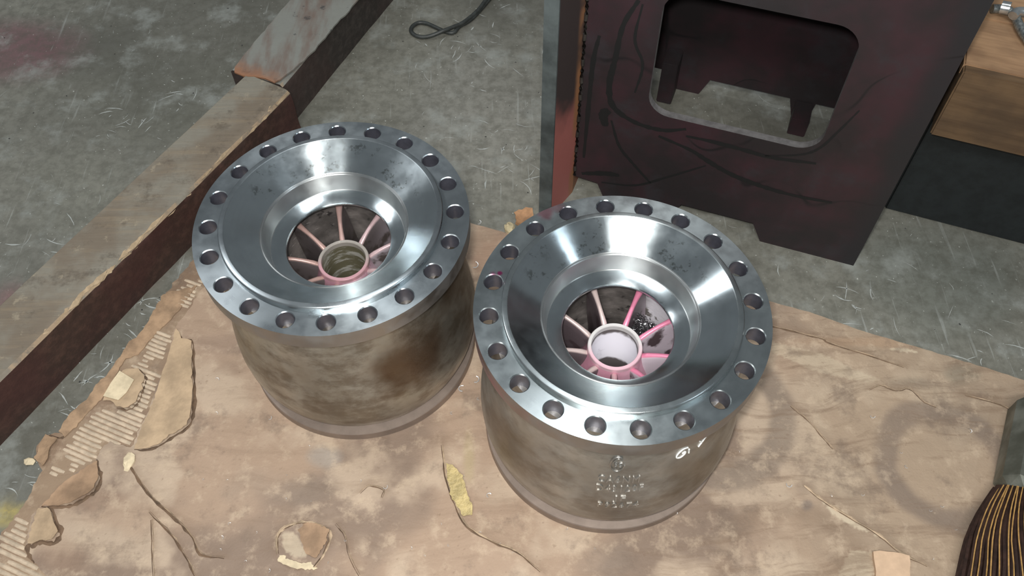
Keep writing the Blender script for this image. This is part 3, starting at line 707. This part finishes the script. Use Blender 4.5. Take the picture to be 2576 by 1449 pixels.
box('unseen_lid', -.42, .196, .0, .421, HF, HF + .016, M_steel, frame_root)  # out-of-view lid added to keep the inside of the frame dark
box('foot_block', .0, .040, .340, .404, 0, .05, M_steel, frame_root)
box('foot_block', -.316, -.28, .345, .404, 0, .12, M_steel, frame_root)
# weld bead and a bare bright spot on the left joint
V_, F_ = tube([(-.418 + .0005 * math.sin(k * 2.2), -.001, .06 + k * .0145) for k in range(50)], .004, 6)
mesh('weld_bead', V_, F_, flat('weld_bead_dark', (.05, .045, .04), .5, .4), frame_root, smooth=60)
# chalk-like dark hand-drawn scribble lines on the panel (dye trickles): thin dark ribbons
def ribbon(pts, wd, y, mat, name, parent):
    P = spline(pts, 8); V, Fc = [], []
    for i, p in enumerate(P):
        t = (P[min(i + 1, len(P) - 1)] - P[max(i - 1, 0)]); t = t / (np.linalg.norm(t) + 1e-9); nn = np.array([-t[1], t[0]]); w_ = wd * (.5 + .5 * math.sin(math.pi * (i + 1) / (len(P) + 1))) * rnd.uniform(.8, 1.2)
        for s_ in (1, -1): V.append((p[0] + nn[0] * w_ / 2 * s_, y, p[1] + nn[1] * w_ / 2 * s_))
    for i in range(len(P) - 1): Fc.append((2 * i, 2 * i + 1, 2 * i + 3, 2 * i + 2))
    return V, Fc
def fpt(px, py):                           # pixel -> (s, z) on the front panel plane
    d = fwd + (px - 1288) / F_PX * RT - (py - 724.5) / F_PX * UP; n3 = np.array([*fn_, 0]); P0 = np.array([*FA, 0])
    q = CAM + ((P0 - CAM) @ n3) / (d @ n3) * d; return ((q[:2] - FA) @ fd_, q[2])
z5 = lambda x, y: (1300 + x / 2.018, y / 2.018)
lines = [([(620, 0), (540, 130), (500, 300), (470, 430), (490, 540), (600, 620), (740, 660), (860, 655)], .012), ([(720, 690), (880, 760), (960, 810), (1080, 880), (1230, 940), (1400, 990), (1600, 1028)], .011),
         ([(860, 690), (1000, 720), (1150, 760), (1300, 800), (1520, 830)], .010), ([(480, 610), (520, 740), (590, 830), (680, 930)], .007), ([(330, 880), (450, 880), (520, 890)], .014), ([(430, 925), (600, 940), (760, 900), (960, 840)], .006),
         ([(1260, 790), (1440, 785), (1540, 750), (1640, 660), (1740, 560)], .005), ([(420, 180), (390, 300), (370, 480), (340, 800)], .010), ([(450, 640), (440, 580), (470, 560)], .02), ([(640, 20), (600, 200), (640, 330), (600, 470)], .006)]
m = NT('dark_grease_streak'); m.set(Base_Color=(.004, .004, .004, 1), Roughness=.7); 
tag(mesh('grease_streaks', *join([ribbon([fpt(*z5(*q)) for q in l], wd, -.0006, None, '', None) for l, wd in lines]), m.m, frame_root), 'black grease trails on the panel', kind='stuff')

# ------------------------------------------------------------------ timber baulk and shackle at the right edge
ZC = .30
cl, crr = at(2335, 318, ZC)[:2], at(2576, 375, ZC)[:2]; cd = (crr - cl) / np.linalg.norm(crr - cl); cang = math.atan2(cd[1], cd[0])
def pine(name, a, b, dk):
    m = NT(name); v = m.map(m.co(), sc=(4, 45, 45))
    c = m.mix(m.step(m.noise(1, 5, .6, vec=v), .4, .68), a, b); c = m.mix(m.step(m.noise(7, 4), .42, .66, 0, .6), c, dk)
    m.set(Base_Color=c, Roughness=.7, Normal=m.bump(m.noise(1, 5, vec=v), .4, .003)); return m.m
M_pine = pine('yellowed_pine', (.36, .22, .12), (.24, .14, .075), (.14, .08, .045)); M_pine2 = pine('stained_shaded_pine', (.13, .078, .038), (.085, .048, .022), (.045, .028, .016))  # second pine is darker: dark stain plus painted shade of the upright faces
cr_root = empty('timber_crate', (cl[0], cl[1], 0)); cr_root.rotation_euler = (0, 0, cang)
tag(cr_root, 'yellow-brown timber crate over added dark shade blocks, right of the steel frame', 'crate')
for k in range(3): box('plank', .004, 1.0, .0 + k * .142, .139 + k * .142, ZC + .125, ZC + .15, M_pine, cr_root, .003)
box('front_board', .004, 1.0, -.022, .0, ZC, ZC + .151, M_pine2, cr_root, .003)
box('front_board', .004, 1.0, .40, .423, ZC, ZC + .124, M_pine2, cr_root, .003)
box('side_board', .006, .03, .0, .40, ZC, ZC + .124, M_pine2, cr_root, .003)
box('bottom_board', .03, 1.0, .0, .40, ZC, ZC + .02, M_pine2, cr_root, .003)
M_shade_block = flat('near_black_shade', (.009, .012, .013), .6)  # near-black blocks added to stand for the shade beneath the crate
for k in range(3): box('shade_block', .012 + k * .335, .340 + k * .335, .06, .40, 0, ZC, M_shade_block, cr_root, .004)
# steel wire strop with shackle lying on it
M_wire = flat('galvanised_wire', (.32, .35, .35), .35, .8, 200, .4, .5)
st = tag(empty('wire_strop'), 'grey steel wire strop with shackle lying on the timber crate', 'wire rope')
zc = ZC + .160
mesh('wire_rope', *tube(spline([at(2496, 22, zc), at(2530, 24, zc), at(2552, 40, zc), at(2568, 72, zc), at(2590, 105, zc), at(2640, 160, zc)], 8), .008, 12), M_wire, st, smooth=60)
mesh('shackle', *join([tube([at(2518, 18, zc + .012), at(2540, 22, zc + .014)], .012, 10), tube(spline([at(2548, 40, zc + .01), at(2560, 30, zc + .012), at(2585, 32, zc + .01)], 5), .009, 10)]), flat('bright_worn_steel', (.55, .58, .58), .25, .9), st, smooth=60)

# ------------------------------------------------------------------ cable loop on the floor
kz = lambda x, y: (980 + x / 6.44, y / 6.44)
def cp_(x, y, z): return at(*kz(x, y), z)
path = [cp_(1700, -160, .012), cp_(1560, 0, .012), cp_(1430, 170, .011), cp_(1200, 360, .012), cp_(1000, 450, .014), cp_(870, 500, .016), cp_(700, 570, .010), cp_(560, 600, .006), cp_(430, 580, .006), cp_(350, 510, .006), cp_(370, 430, .006), cp_(470, 370, .006), cp_(600, 380, .006), cp_(740, 440, .006), cp_(850, 490, .006), cp_(960, 530, .006), cp_(1050, 520, .006), cp_(1130, 430, .006), cp_(1300, 330, .006), cp_(1450, 180, .006), cp_(1580, 30, .006), cp_(1740, -160, .006)]
V_, F_ = tube(spline(path, 7), .0052, 12)
tag(mesh('power_cable', V_, F_, M_cable, smooth=60), 'black cable doubled into a loop on the concrete, top centre', 'cable')

# ------------------------------------------------------------------ the two pump bowls
NH = 20
def flange_mesh(phase, n=48):
    """ring with 20 through holes, chamfered rims"""
    rin, rout, hr, ch = .885, 1.1186, .0705, .007; zt, zb_ = 0., -.165; V, Fc = [], []
    def add(lst): o = len(V); V.extend(lst); return o
    for k in range(NH):
        th = phase + k * 2 * math.pi / NH
        rm, hw = 1.0, math.pi / NH
        L = {}
        for nm in ('ot', 'ht', 'hc', 'hb', 'ob'):
            pts = []
            for i in range(n):
                a = 2 * math.pi * i / n; cx, cy = math.cos(a), math.sin(a)      # cx radial, cy tangential
                if nm[0] == 'o':
                    s_ = 1 / max(abs(cx), abs(cy)); u, v = cx * s_, cy * s_
                    r_ = rm + (u * (rout - rm) if u > 0 else u * (rm - rin)); t = th + v * hw
                    pts.append((r_ * math.cos(t), r_ * math.sin(t), zt if nm == 'ot' else zb_))
                else:
                    rr_ = hr + (ch if nm == 'ht' else 0); x_ = rm + rr_ * cx; y_ = rr_ * cy
                    zz = {'ht': zt, 'hc': zt - ch, 'hb': zb_}[nm]
                    pts.append((x_ * math.cos(th) - y_ * math.sin(th), x_ * math.sin(th) + y_ * math.cos(th), zz))
            L[nm] = add(pts)
        for a_, b_ in (('ot', 'ht'), ('ht', 'hc'), ('hc', 'hb'), ('hb', 'ob')):
            for i in range(n):
                j = (i + 1) % n; Fc.append((L[a_] + i, L[a_] + j, L[b_] + j, L[b_] + i))
        # outer side of this sector
        for i in range(n):
            j = (i + 1) % n
            pa, pb = V[L['ot'] + i], V[L['ot'] + j]
            if abs(math.hypot(*pa[:2]) - rout) < 1e-6 and abs(math.hypot(*pb[:2]) - rout) < 1e-6:
                Fc.append((L['ot'] + i, L['ot'] + j, L['ob'] + j, L['ob'] + i))
    return V, Fc
def unit(VF, dz=-ZB):                     # bowl units -> metres, underside at z = 0
    return [(x * S, y * S, (z + dz) * S) for x, y, z in VF[0]], VF[1]
body_prof = [(.97, -.16), (.975, -.22), (.985, -.30), (.998, -.40), (1.015, -.52), (1.03, -.65), (1.048, -.77), (1.068, -.90), (1.088, -1.02), (1.102, -1.15), (1.109, -1.28), (1.104, -1.40), (1.086, -1.52), (1.056, -1.62), (1.022, -1.70), (.998, -1.745)]
bz = [-p[1] for p in body_prof]; br_ = [p[0] for p in body_prof]
def body_r(z): return float(np.interp(-z, bz, br_))
def surf_map(pts, az0, z0):               # (u across, v up, w out) in bowl units -> body surface
    out = []
    for u, v, w_ in pts:
        z = z0 + v; r_ = body_r(z); e = .02; dr = (body_r(z + e) - body_r(z - e)) / (2 * e)
        nn = np.array([1, -dr]); nn = nn / np.linalg.norm(nn); a = az0 + u / r_; rr_ = r_ + nn[0] * w_; zz = z + nn[1] * w_
        out.append((rr_ * math.cos(a), rr_ * math.sin(a), zz))
    return out
def text_mesh(txt, size, depth, res=3):
    cu = bpy.data.curves.new('t', 'FONT'); cu.body = txt; cu.size = size; cu.extrude = depth; cu.bevel_depth = depth * .4; cu.align_x = 'CENTER'; cu.resolution_u = res; cu.space_character = 1.25; cu.offset = 0
    o = bpy.data.objects.new('t', cu); C.objects.link(o); bpy.context.view_layer.update()
    me = bpy.data.meshes.new_from_object(o.evaluated_get(bpy.context.evaluated_depsgraph_get()))
    V = [tuple(v.co) for v in me.vertices]; Fc = [tuple(p.vertices) for p in me.polygons]
    bpy.data.objects.remove(o); bpy.data.curves.remove(cu); bpy.data.meshes.remove(me)
    return V, Fc

def vane(az, lean, seed):
    """one guide vane from the hub to the wall, rounded top edge, sweeping down and round"""
    V, Fc = [], []; NR, NZ = 9, 12; th = .021
    prof = []
    for k in range(NZ):                    # cross section outline: rounded top then two sides
        pass
    rows = []
    for i in range(NR):
        t = i / (NR - 1); r_ = .215 + t * .405; ztop = -.60 + .10 * t ** .7 + .02 * math.sin(t * 3)
        thick = th * (1.5 - 2.2 * t + 2.6 * t * t)
        sec = []
        for (u, dz) in [(-1, -.95), (-1, -.7), (-1, -.45), (-1, -.25), (-1, -.10), (-1, -.03), (-.75, -.008), (-.35, 0), (.35, 0), (.75, -.008), (1, -.03), (1, -.10), (1, -.25), (1, -.45), (1, -.7), (1, -.95)]:
            sweep = lean * (abs(dz) ** 1.3) * 1.1 + .10 * lean * t * t
            tt = thick * (1 + .6 * min(abs(dz), .3)); a = az + sweep + u * tt / max(r_, .25)
            sec.append((r_ * math.cos(a), r_ * math.sin(a), ztop + dz))
        rows.append(sec)
    n = len(rows[0])
    for s_ in rows: V += s_
    for i in range(NR - 1):
        for k in range(n - 1): Fc.append((i * n + k, i * n + k + 1, (i + 1) * n + k + 1, (i + 1) * n + k))
    Fc.append(tuple(range(n))[::-1]); Fc.append(tuple((NR - 1) * n + k for k in range(n)))
    return V, Fc
def bowl(idx, label, mats):
    c, ph = BOWLS[idx]; root = empty('pump_bowl', (c[0], c[1], T0)); tag(root, label, 'pump part', 'turned steel pump bowls')
    ph = math.pi / 2 - ph
    ph = math.pi / 2 - [-.061, -.0475][idx]
    P = lambda nm, VF, mt, sm=30: mesh(nm, *unit(VF), mt, root, smooth=sm)
    fl = P('flange', flange_mesh(ph), mats['flange']); fl.data.materials.append(mats['side']); fl.data.materials.append(M_hole)
    for p in fl.data.polygons:
        cx, cy, cz = p.center; r_ = math.hypot(cx, cy) / S
        if abs(p.normal.z) < .5: p.material_index = 1 if r_ > 1.10 else 2
    P('raised_face', revolve([(.70, -.05), (.905, -.002), (.905, .040), (.895, .052), (.857, .055)] if False else [(.906, -.004), (.906, .044), (.900, .052), (.893, .055), (.862, .055), (.857, .052)]), mats['flange'])
    P('cone_face', revolve([(.857, .052), (.79, .010), (.73, -.028), (.67, -.066), (.612, -.102)]), mats['cone'])
    P('bore_step', revolve([(.612, -.102), (.606, -.107), (.598, -.107), (.590, -.114), (.582, -.16), (.572, -.22), (.562, -.270), (.556, -.274)]), M_borestep)
    P('inner_ledge', revolve([(.556, -.274), (.548, -.276), (.50, -.288), (.458, -.302), (.442, -.310), (.436, -.320), (.436, -.335), (.45, -.352)]), mats['cone'])
    P('passage_wall', revolve([(.45, -.352), (.50, -.38), (.565, -.44), (.605, -.54), (.63, -.70), (.65, -.95), (.67, -1.25), (.65, -1.55), (.60, -1.80)]), mats['inner'])
    P('hub_flare', revolve([(.224, -.585), (.232, -.64), (.25, -.71), (.285, -.80), (.335, -.91), (.40, -1.05), (.46, -1.22), (.49, -1.40), (.48, -1.62), (.42, -1.80)]), mats['inner'])
    P('hub_ring', revolve([(.190, -.60), (.190, -.552), (.194, -.546), (.216, -.546), (.221, -.552), (.224, -.60)], 96), mats['hub'])
    P('hub_bore', revolve([(.190, -.60), (.188, -.70), (.187, -1.0), (.187, -1.40), (.187, -1.84)], 96), mats['bore'])
    for k in range(9):
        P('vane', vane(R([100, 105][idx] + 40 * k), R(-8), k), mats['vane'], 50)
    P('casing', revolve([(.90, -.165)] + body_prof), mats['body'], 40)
    P('base_band', revolve([(.98, -1.742), (1.078, -1.748), (1.084, -1.756), (1.085, -1.845), (1.080, ZB), (.62, ZB)]), M_band, 30)
    return root
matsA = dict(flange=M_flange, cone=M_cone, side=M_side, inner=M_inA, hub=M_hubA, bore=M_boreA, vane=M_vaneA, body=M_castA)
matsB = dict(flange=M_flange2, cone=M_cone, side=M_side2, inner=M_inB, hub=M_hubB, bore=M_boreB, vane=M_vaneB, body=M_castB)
bA = bowl(0, 'left turned steel pump bowl standing beside the timber beam, brown heat marks on its side', matsA)
bB = bowl(1, 'right turned steel pump bowl with raised cast letters on its side and pink-dyed vanes', matsB)

# cast letters and emblem
for txt, az, z, size, nm, kx in (('CA6NM', -92.1, -.805, .125, 'cast_lettering', .66), ('D43120F', -91.2, -.935, .125, 'cast_lettering', .66), ('JF', -90.4, -1.065, .105, 'cast_lettering', 1.), ('P92674', -90.8, -1.180, .105, 'cast_lettering', .86)):
    V, Fc = text_mesh(txt, size, .003)
    mesh(nm, *unit((surf_map([(x * kx, y, zz + .003) for x, y, zz in V], R(az), z), Fc)), M_letter, bB, smooth=40)
parts = []
def stroke(pts, rad=.010):
    P = [(p[0], p[1], .004) for p in spline([(a, b, 0) for a, b in pts], 6)]; return tube(P, rad, 8)
ring_ = [(.088 * math.cos(R(a)), .098 * math.sin(R(a))) for a in range(55, 375, 20)]
parts = [stroke(ring_, .0105), stroke([(.055, .055), (.0, .075), (-.05, .035), (-.045, -.02), (0, -.06)], .009),
         stroke([(-.005, .025), (-.035, .01), (-.038, -.02), (-.015, -.03), (-.005, -.012), (-.03, -.004)], .007), stroke([(.055, .02), (.02, .012), (.015, -.02), (.038, -.035), (.055, -.018), (.022, -.008)], .007)]
V, Fc = join(parts)
mesh('cast_emblem', *unit((surf_map([(x * .60, y, zz) for x, y, zz in V], R(-93.7), -.54), Fc)), M_castB, bB, smooth=60)
# chalk marks G1 and Y
parts = [stroke([(.045, .045), (.0, .05), (-.04, .01), (-.045, -.035), (-.01, -.055), (.025, -.03), (.028, -.005), (.0, -.01)], .0062), stroke([(.06, .005), (.063, -.05)], .0062)]
V, Fc = join(parts); mesh('chalk_mark', *unit((surf_map(V, R(-65.5), -.555), Fc)), M_chalk, bB, smooth=60)
V, Fc = join([stroke([(-.028, .03), (-.002, 0)], .0062), stroke([(.032, .036), (.0, .0), (-.035, -.04)], .0062)])
mesh('chalk_mark', *unit((surf_map(V, R(-55), -.56), Fc)), M_chalk, bB, smooth=60)
# hair-thin white curl on the front of the right flange
# swarf heap inside the right bowl, between two vanes
parts = []; cB = BOWLS[1][0]; rr = random.Random(5)
for i in range(1500):
    az = R(rr.uniform(32, 60)); r_ = rr.uniform(.30, .50); zz = -.80 + (r_ - .30) * .25 + rr.uniform(-.03, .04); s_ = rr.uniform(.002, .007)
    c_ = np.array([r_ * math.cos(az), r_ * math.sin(az), zz]); q = [c_ + np.array([rr.gauss(0, 1), rr.gauss(0, 1), rr.gauss(0, .7)]) * s_ for _ in range(4)]
    parts.append(([((p[0]) * S + cB[0], p[1] * S + cB[1], (p[2] - ZB) * S + T0) for p in q], [(0, 1, 2), (0, 2, 3), (0, 1, 3), (1, 2, 3)]))
tag(mesh('swarf_heap', *join(parts), flat('black_swarf', (.16, .16, .165), .2, .9, 900, .9, .1)), 'black glittering swarf caught between vanes inside the right bowl', 'swarf', kind='stuff')

# ------------------------------------------------------------------ broom at the lower right
br = empty('broom'); tag(br, 'dark broom with straw-yellow strands and grey metal clamp, cut off by the bottom right corner', 'broom')
hz = .055
h0 = at(2522, 1212, hz); h1 = at(2566, 985, hz); hd = (h1 - h0)[:2]; hl = np.linalg.norm(hd); hd = hd / hl; hn = np.array([hd[1], -hd[0]])
Vb, Fb = [], []
secs = [(-.0, .012), (.016, 0.0), (hl - .016, 0), (hl, .014)]
for l, ins in secs:
    for (u, z) in [(ins, .012 + ins * .5), (ins, hz - .006), (.018 + ins, hz + .018 - ins * .6), (.16, hz + .018 - ins * .6), (.16, .012)]:
        p = h0[:2] + hd * l + hn * u; Vb.append((p[0], p[1], z))
for i in range(3):
    for k in range(5): k2 = (k + 1) % 5; Fb.append((i * 5 + k, i * 5 + k2, (i + 1) * 5 + k2, (i + 1) * 5 + k))
Fb += [(0, 1, 2, 3, 4), (15, 16, 17, 18, 19)]
m = NT('grey_clamp_metal'); c = m.mix(m.step(m.noise(18, 4), .35, .7), (.10, .105, .085), (.22, .23, .20)); m.set(Base_Color=c, Roughness=.45, Metallic=.5, Normal=m.bump(m.noise(150, 4), .3, .001))
mesh('clamp_head', Vb, Fb, m.m, br)
# bristle bundle: fanned strands
e0 = at(2424, 1465, .05)[:2]; dl = (e0 - h0[:2]); L_b = np.linalg.norm(dl)
def strand(u, v, rad, seed, n=7, n2=4):
    """u 0..1 across, v 0..1 height"""
    rq = random.Random(seed); pts = []
    for k in range(n):
        t = k / (n - 1) * 1.7
        left = h0[:2] + dl * t + hn * .012 * math.sin(min(t, 1) * math.pi) * -1; right = h0[:2] + hn * .16 + np.array([.13 * t, dl[1] * t])
        p = left * (1 - u) + right * u; ht = .012 + (.055 + .035 * math.sin(min(t, 1.2) * 1.5)) * math.sqrt(max(0, 1 - (1 - min(1, 2.6 * min(u, 1 - u) + .12)) ** 2)) * v
        pts.append((p[0] + rq.uniform(-.001, .001), p[1], max(ht, .008)))
    return tube(spline(pts, 2), rad, n2)
parts = [strand(u, v, .0035, i * 7 + j) for i, u in enumerate(np.linspace(0, 1, 64)) for j, v in enumerate((.25, .6, .93))]
tag(mesh('bristle_bundle', *join(parts), flat('dark_brown_bristle', (.030, .015, .011), .5, 0, 60, .4, .2), br, smooth=60), 'dark brown bristles', kind='stuff')
parts = []
for i, u in enumerate([.015, .035, .06, .075, .10, .135, .15, .18, .21, .235, .25, .30, .345, .36, .40, .46, .50, .58, .66]):
    parts.append(strand(u, 1.03, .0012, 900 + i, n=9, n2=6))
tag(mesh('straw_strands', *join(parts), flat('straw_yellow_strand', (.36, .21, .07), .5, 0, 90, .25, .2), br, smooth=60), 'straw-yellow strands', kind='stuff')

# ------------------------------------------------------------------ small things
def chunk(name, cx, cy, rx, ry, h_, mat, z0, seed, label, cat, group=None, rot=0., pts=14):
    rq = random.Random(seed); c = at(cx, cy, z0); V, Fc = [], []
    for lv, (k, z) in enumerate(((1, 0), (.96, .55), (.7, .9))):
        for i in range(pts):
            a = 2 * math.pi * i / pts; q = k * rq.uniform(.72, 1.1); x_, y_ = rx * q * math.cos(a), ry * q * math.sin(a)
            V.append((c[0] + x_ * math.cos(rot) - y_ * math.sin(rot), c[1] + x_ * math.sin(rot) + y_ * math.cos(rot), z0 + h_ * z * rq.uniform(.7, 1.1)))
    V.append((c[0], c[1], z0 + h_))
    for lv in range(2):
        for i in range(pts): j = (i + 1) % pts; Fc.append((lv * pts + i, lv * pts + j, (lv + 1) * pts + j, (lv + 1) * pts + i))
    for i in range(pts): Fc.append((2 * pts + i, 2 * pts + (i + 1) % pts, 3 * pts))
    Fc.append(tuple(range(pts))[::-1])
    return tag(mesh(name, V, Fc, mat), label, cat, group)
M_leaf = flat('dry_leaf', (.33, .18, .09), .7, 0, 40, .3, .4)
lf = flap('dry_leaf', [(1293, 535), (1305, 528), (1322, 530), (1338, 534), (1342, 548), (1332, 565), (1312, 578), (1296, 572), (1300, 556)], .002, .014, [(1293, 535), (1340, 575)], M_leaf, None, 41, step=6, thick=.0008)
tag(lf, 'crumpled brown dry leaf at the back edge of the cardboard between the bowls', 'leaf')
chunk('foam_crumb', 1282, 576, .012, .016, .012, flat('yellowish_foam', (.50, .42, .26), .9, 0, 60, .2, .8, .003), .006, 3, 'yellowish foam crumb beside the brown leaf', 'foam crumb')
wc = flap('wood_chip', [(2194, 1392), (2210, 1388), (2262, 1396), (2285, 1402), (2284, 1440), (2286, 1500), (2240, 1500), (2200, 1495), (2200, 1440)], T0 + .0005, .002, [(2194, 1392), (2200, 1495)], flat('fresh_pale_wood', (.56, .39, .26), .7, 0, 30, .12, .3), None, 61, step=16, thick=.007)
tag(wc, 'pale orange flat wood chip lying at the bottom right of the cardboard', 'wood chip')
M_yel = flat('dirty_yellow_tape', (.47, .37, .17), .6, 0, 45, .3, .8, .004)
tp = flap('yellow_tape_strip', [(1121, 1165), (1140, 1170), (1165, 1200), (1172, 1235), (1190, 1275), (1188, 1295), (1165, 1300), (1150, 1275), (1135, 1250), (1128, 1215)], T0 + .003, .006, [(1121, 1165), (1165, 1300)], M_yel, None, 51, step=7)
tag(tp, 'crumpled dirty yellow tape strip stuck on the cardboard below the left bowl', 'tape')
chunk('paper_scrap', *z7(655, 870), .012, .020, .006, M_pale, T0 + .002, 9, 'small pale torn paper scrap at the fold in the left of the cardboard', 'paper scrap', pts=9)
chunk('paper_scrap', *z7(150, 870), .012, .008, .005, M_pale, .001, 10, 'tiny pale paper scrap on the concrete at the left edge of the cardboard', 'paper scrap', pts=7)
# metal curls and chips
M_curl = flat('bright_metal_shaving', (.80, .80, .80), .35, .6, 60, .1)
parts = []; rr = random.Random(12)
spots = [(1197, 955, 8), (1163, 978, 9), (1204, 1004, 4), (1137, 1040, 4), (1205, 560, 6), (1195, 667, 9), (1231, 1247, 6), (1700, 1290, 4), (2195, 1048, 5), (2280, 1175, 4), (2170, 1245, 3), (990, 955, 3), (970, 1225, 5), (680, 1052, 4), (545, 1040, 3), (547, 955, 4), (2440, 1085, 4), (1985, 1220, 6)] + [(rr.uniform(500, 2450), rr.uniform(1120, 1440), rr.uniform(1.5, 3)) for _ in range(40)]
for x, y, sz in spots:
    r_ = sz / 1300; c = at(x, y, T0 + .004); a0_ = rr.uniform(0, 6)
    parts.append(tube([(c[0] + r_ * math.cos(a0_ + t * .7), c[1] + r_ * math.sin(a0_ + t * .7), T0 + .004 + t * .0006) for t in range(6)], r_ * .16, 5))
tag(mesh('metal_shavings', *join(parts), M_curl), 'small bright metal shavings scattered over the cardboard', 'metal shavings', kind='stuff')
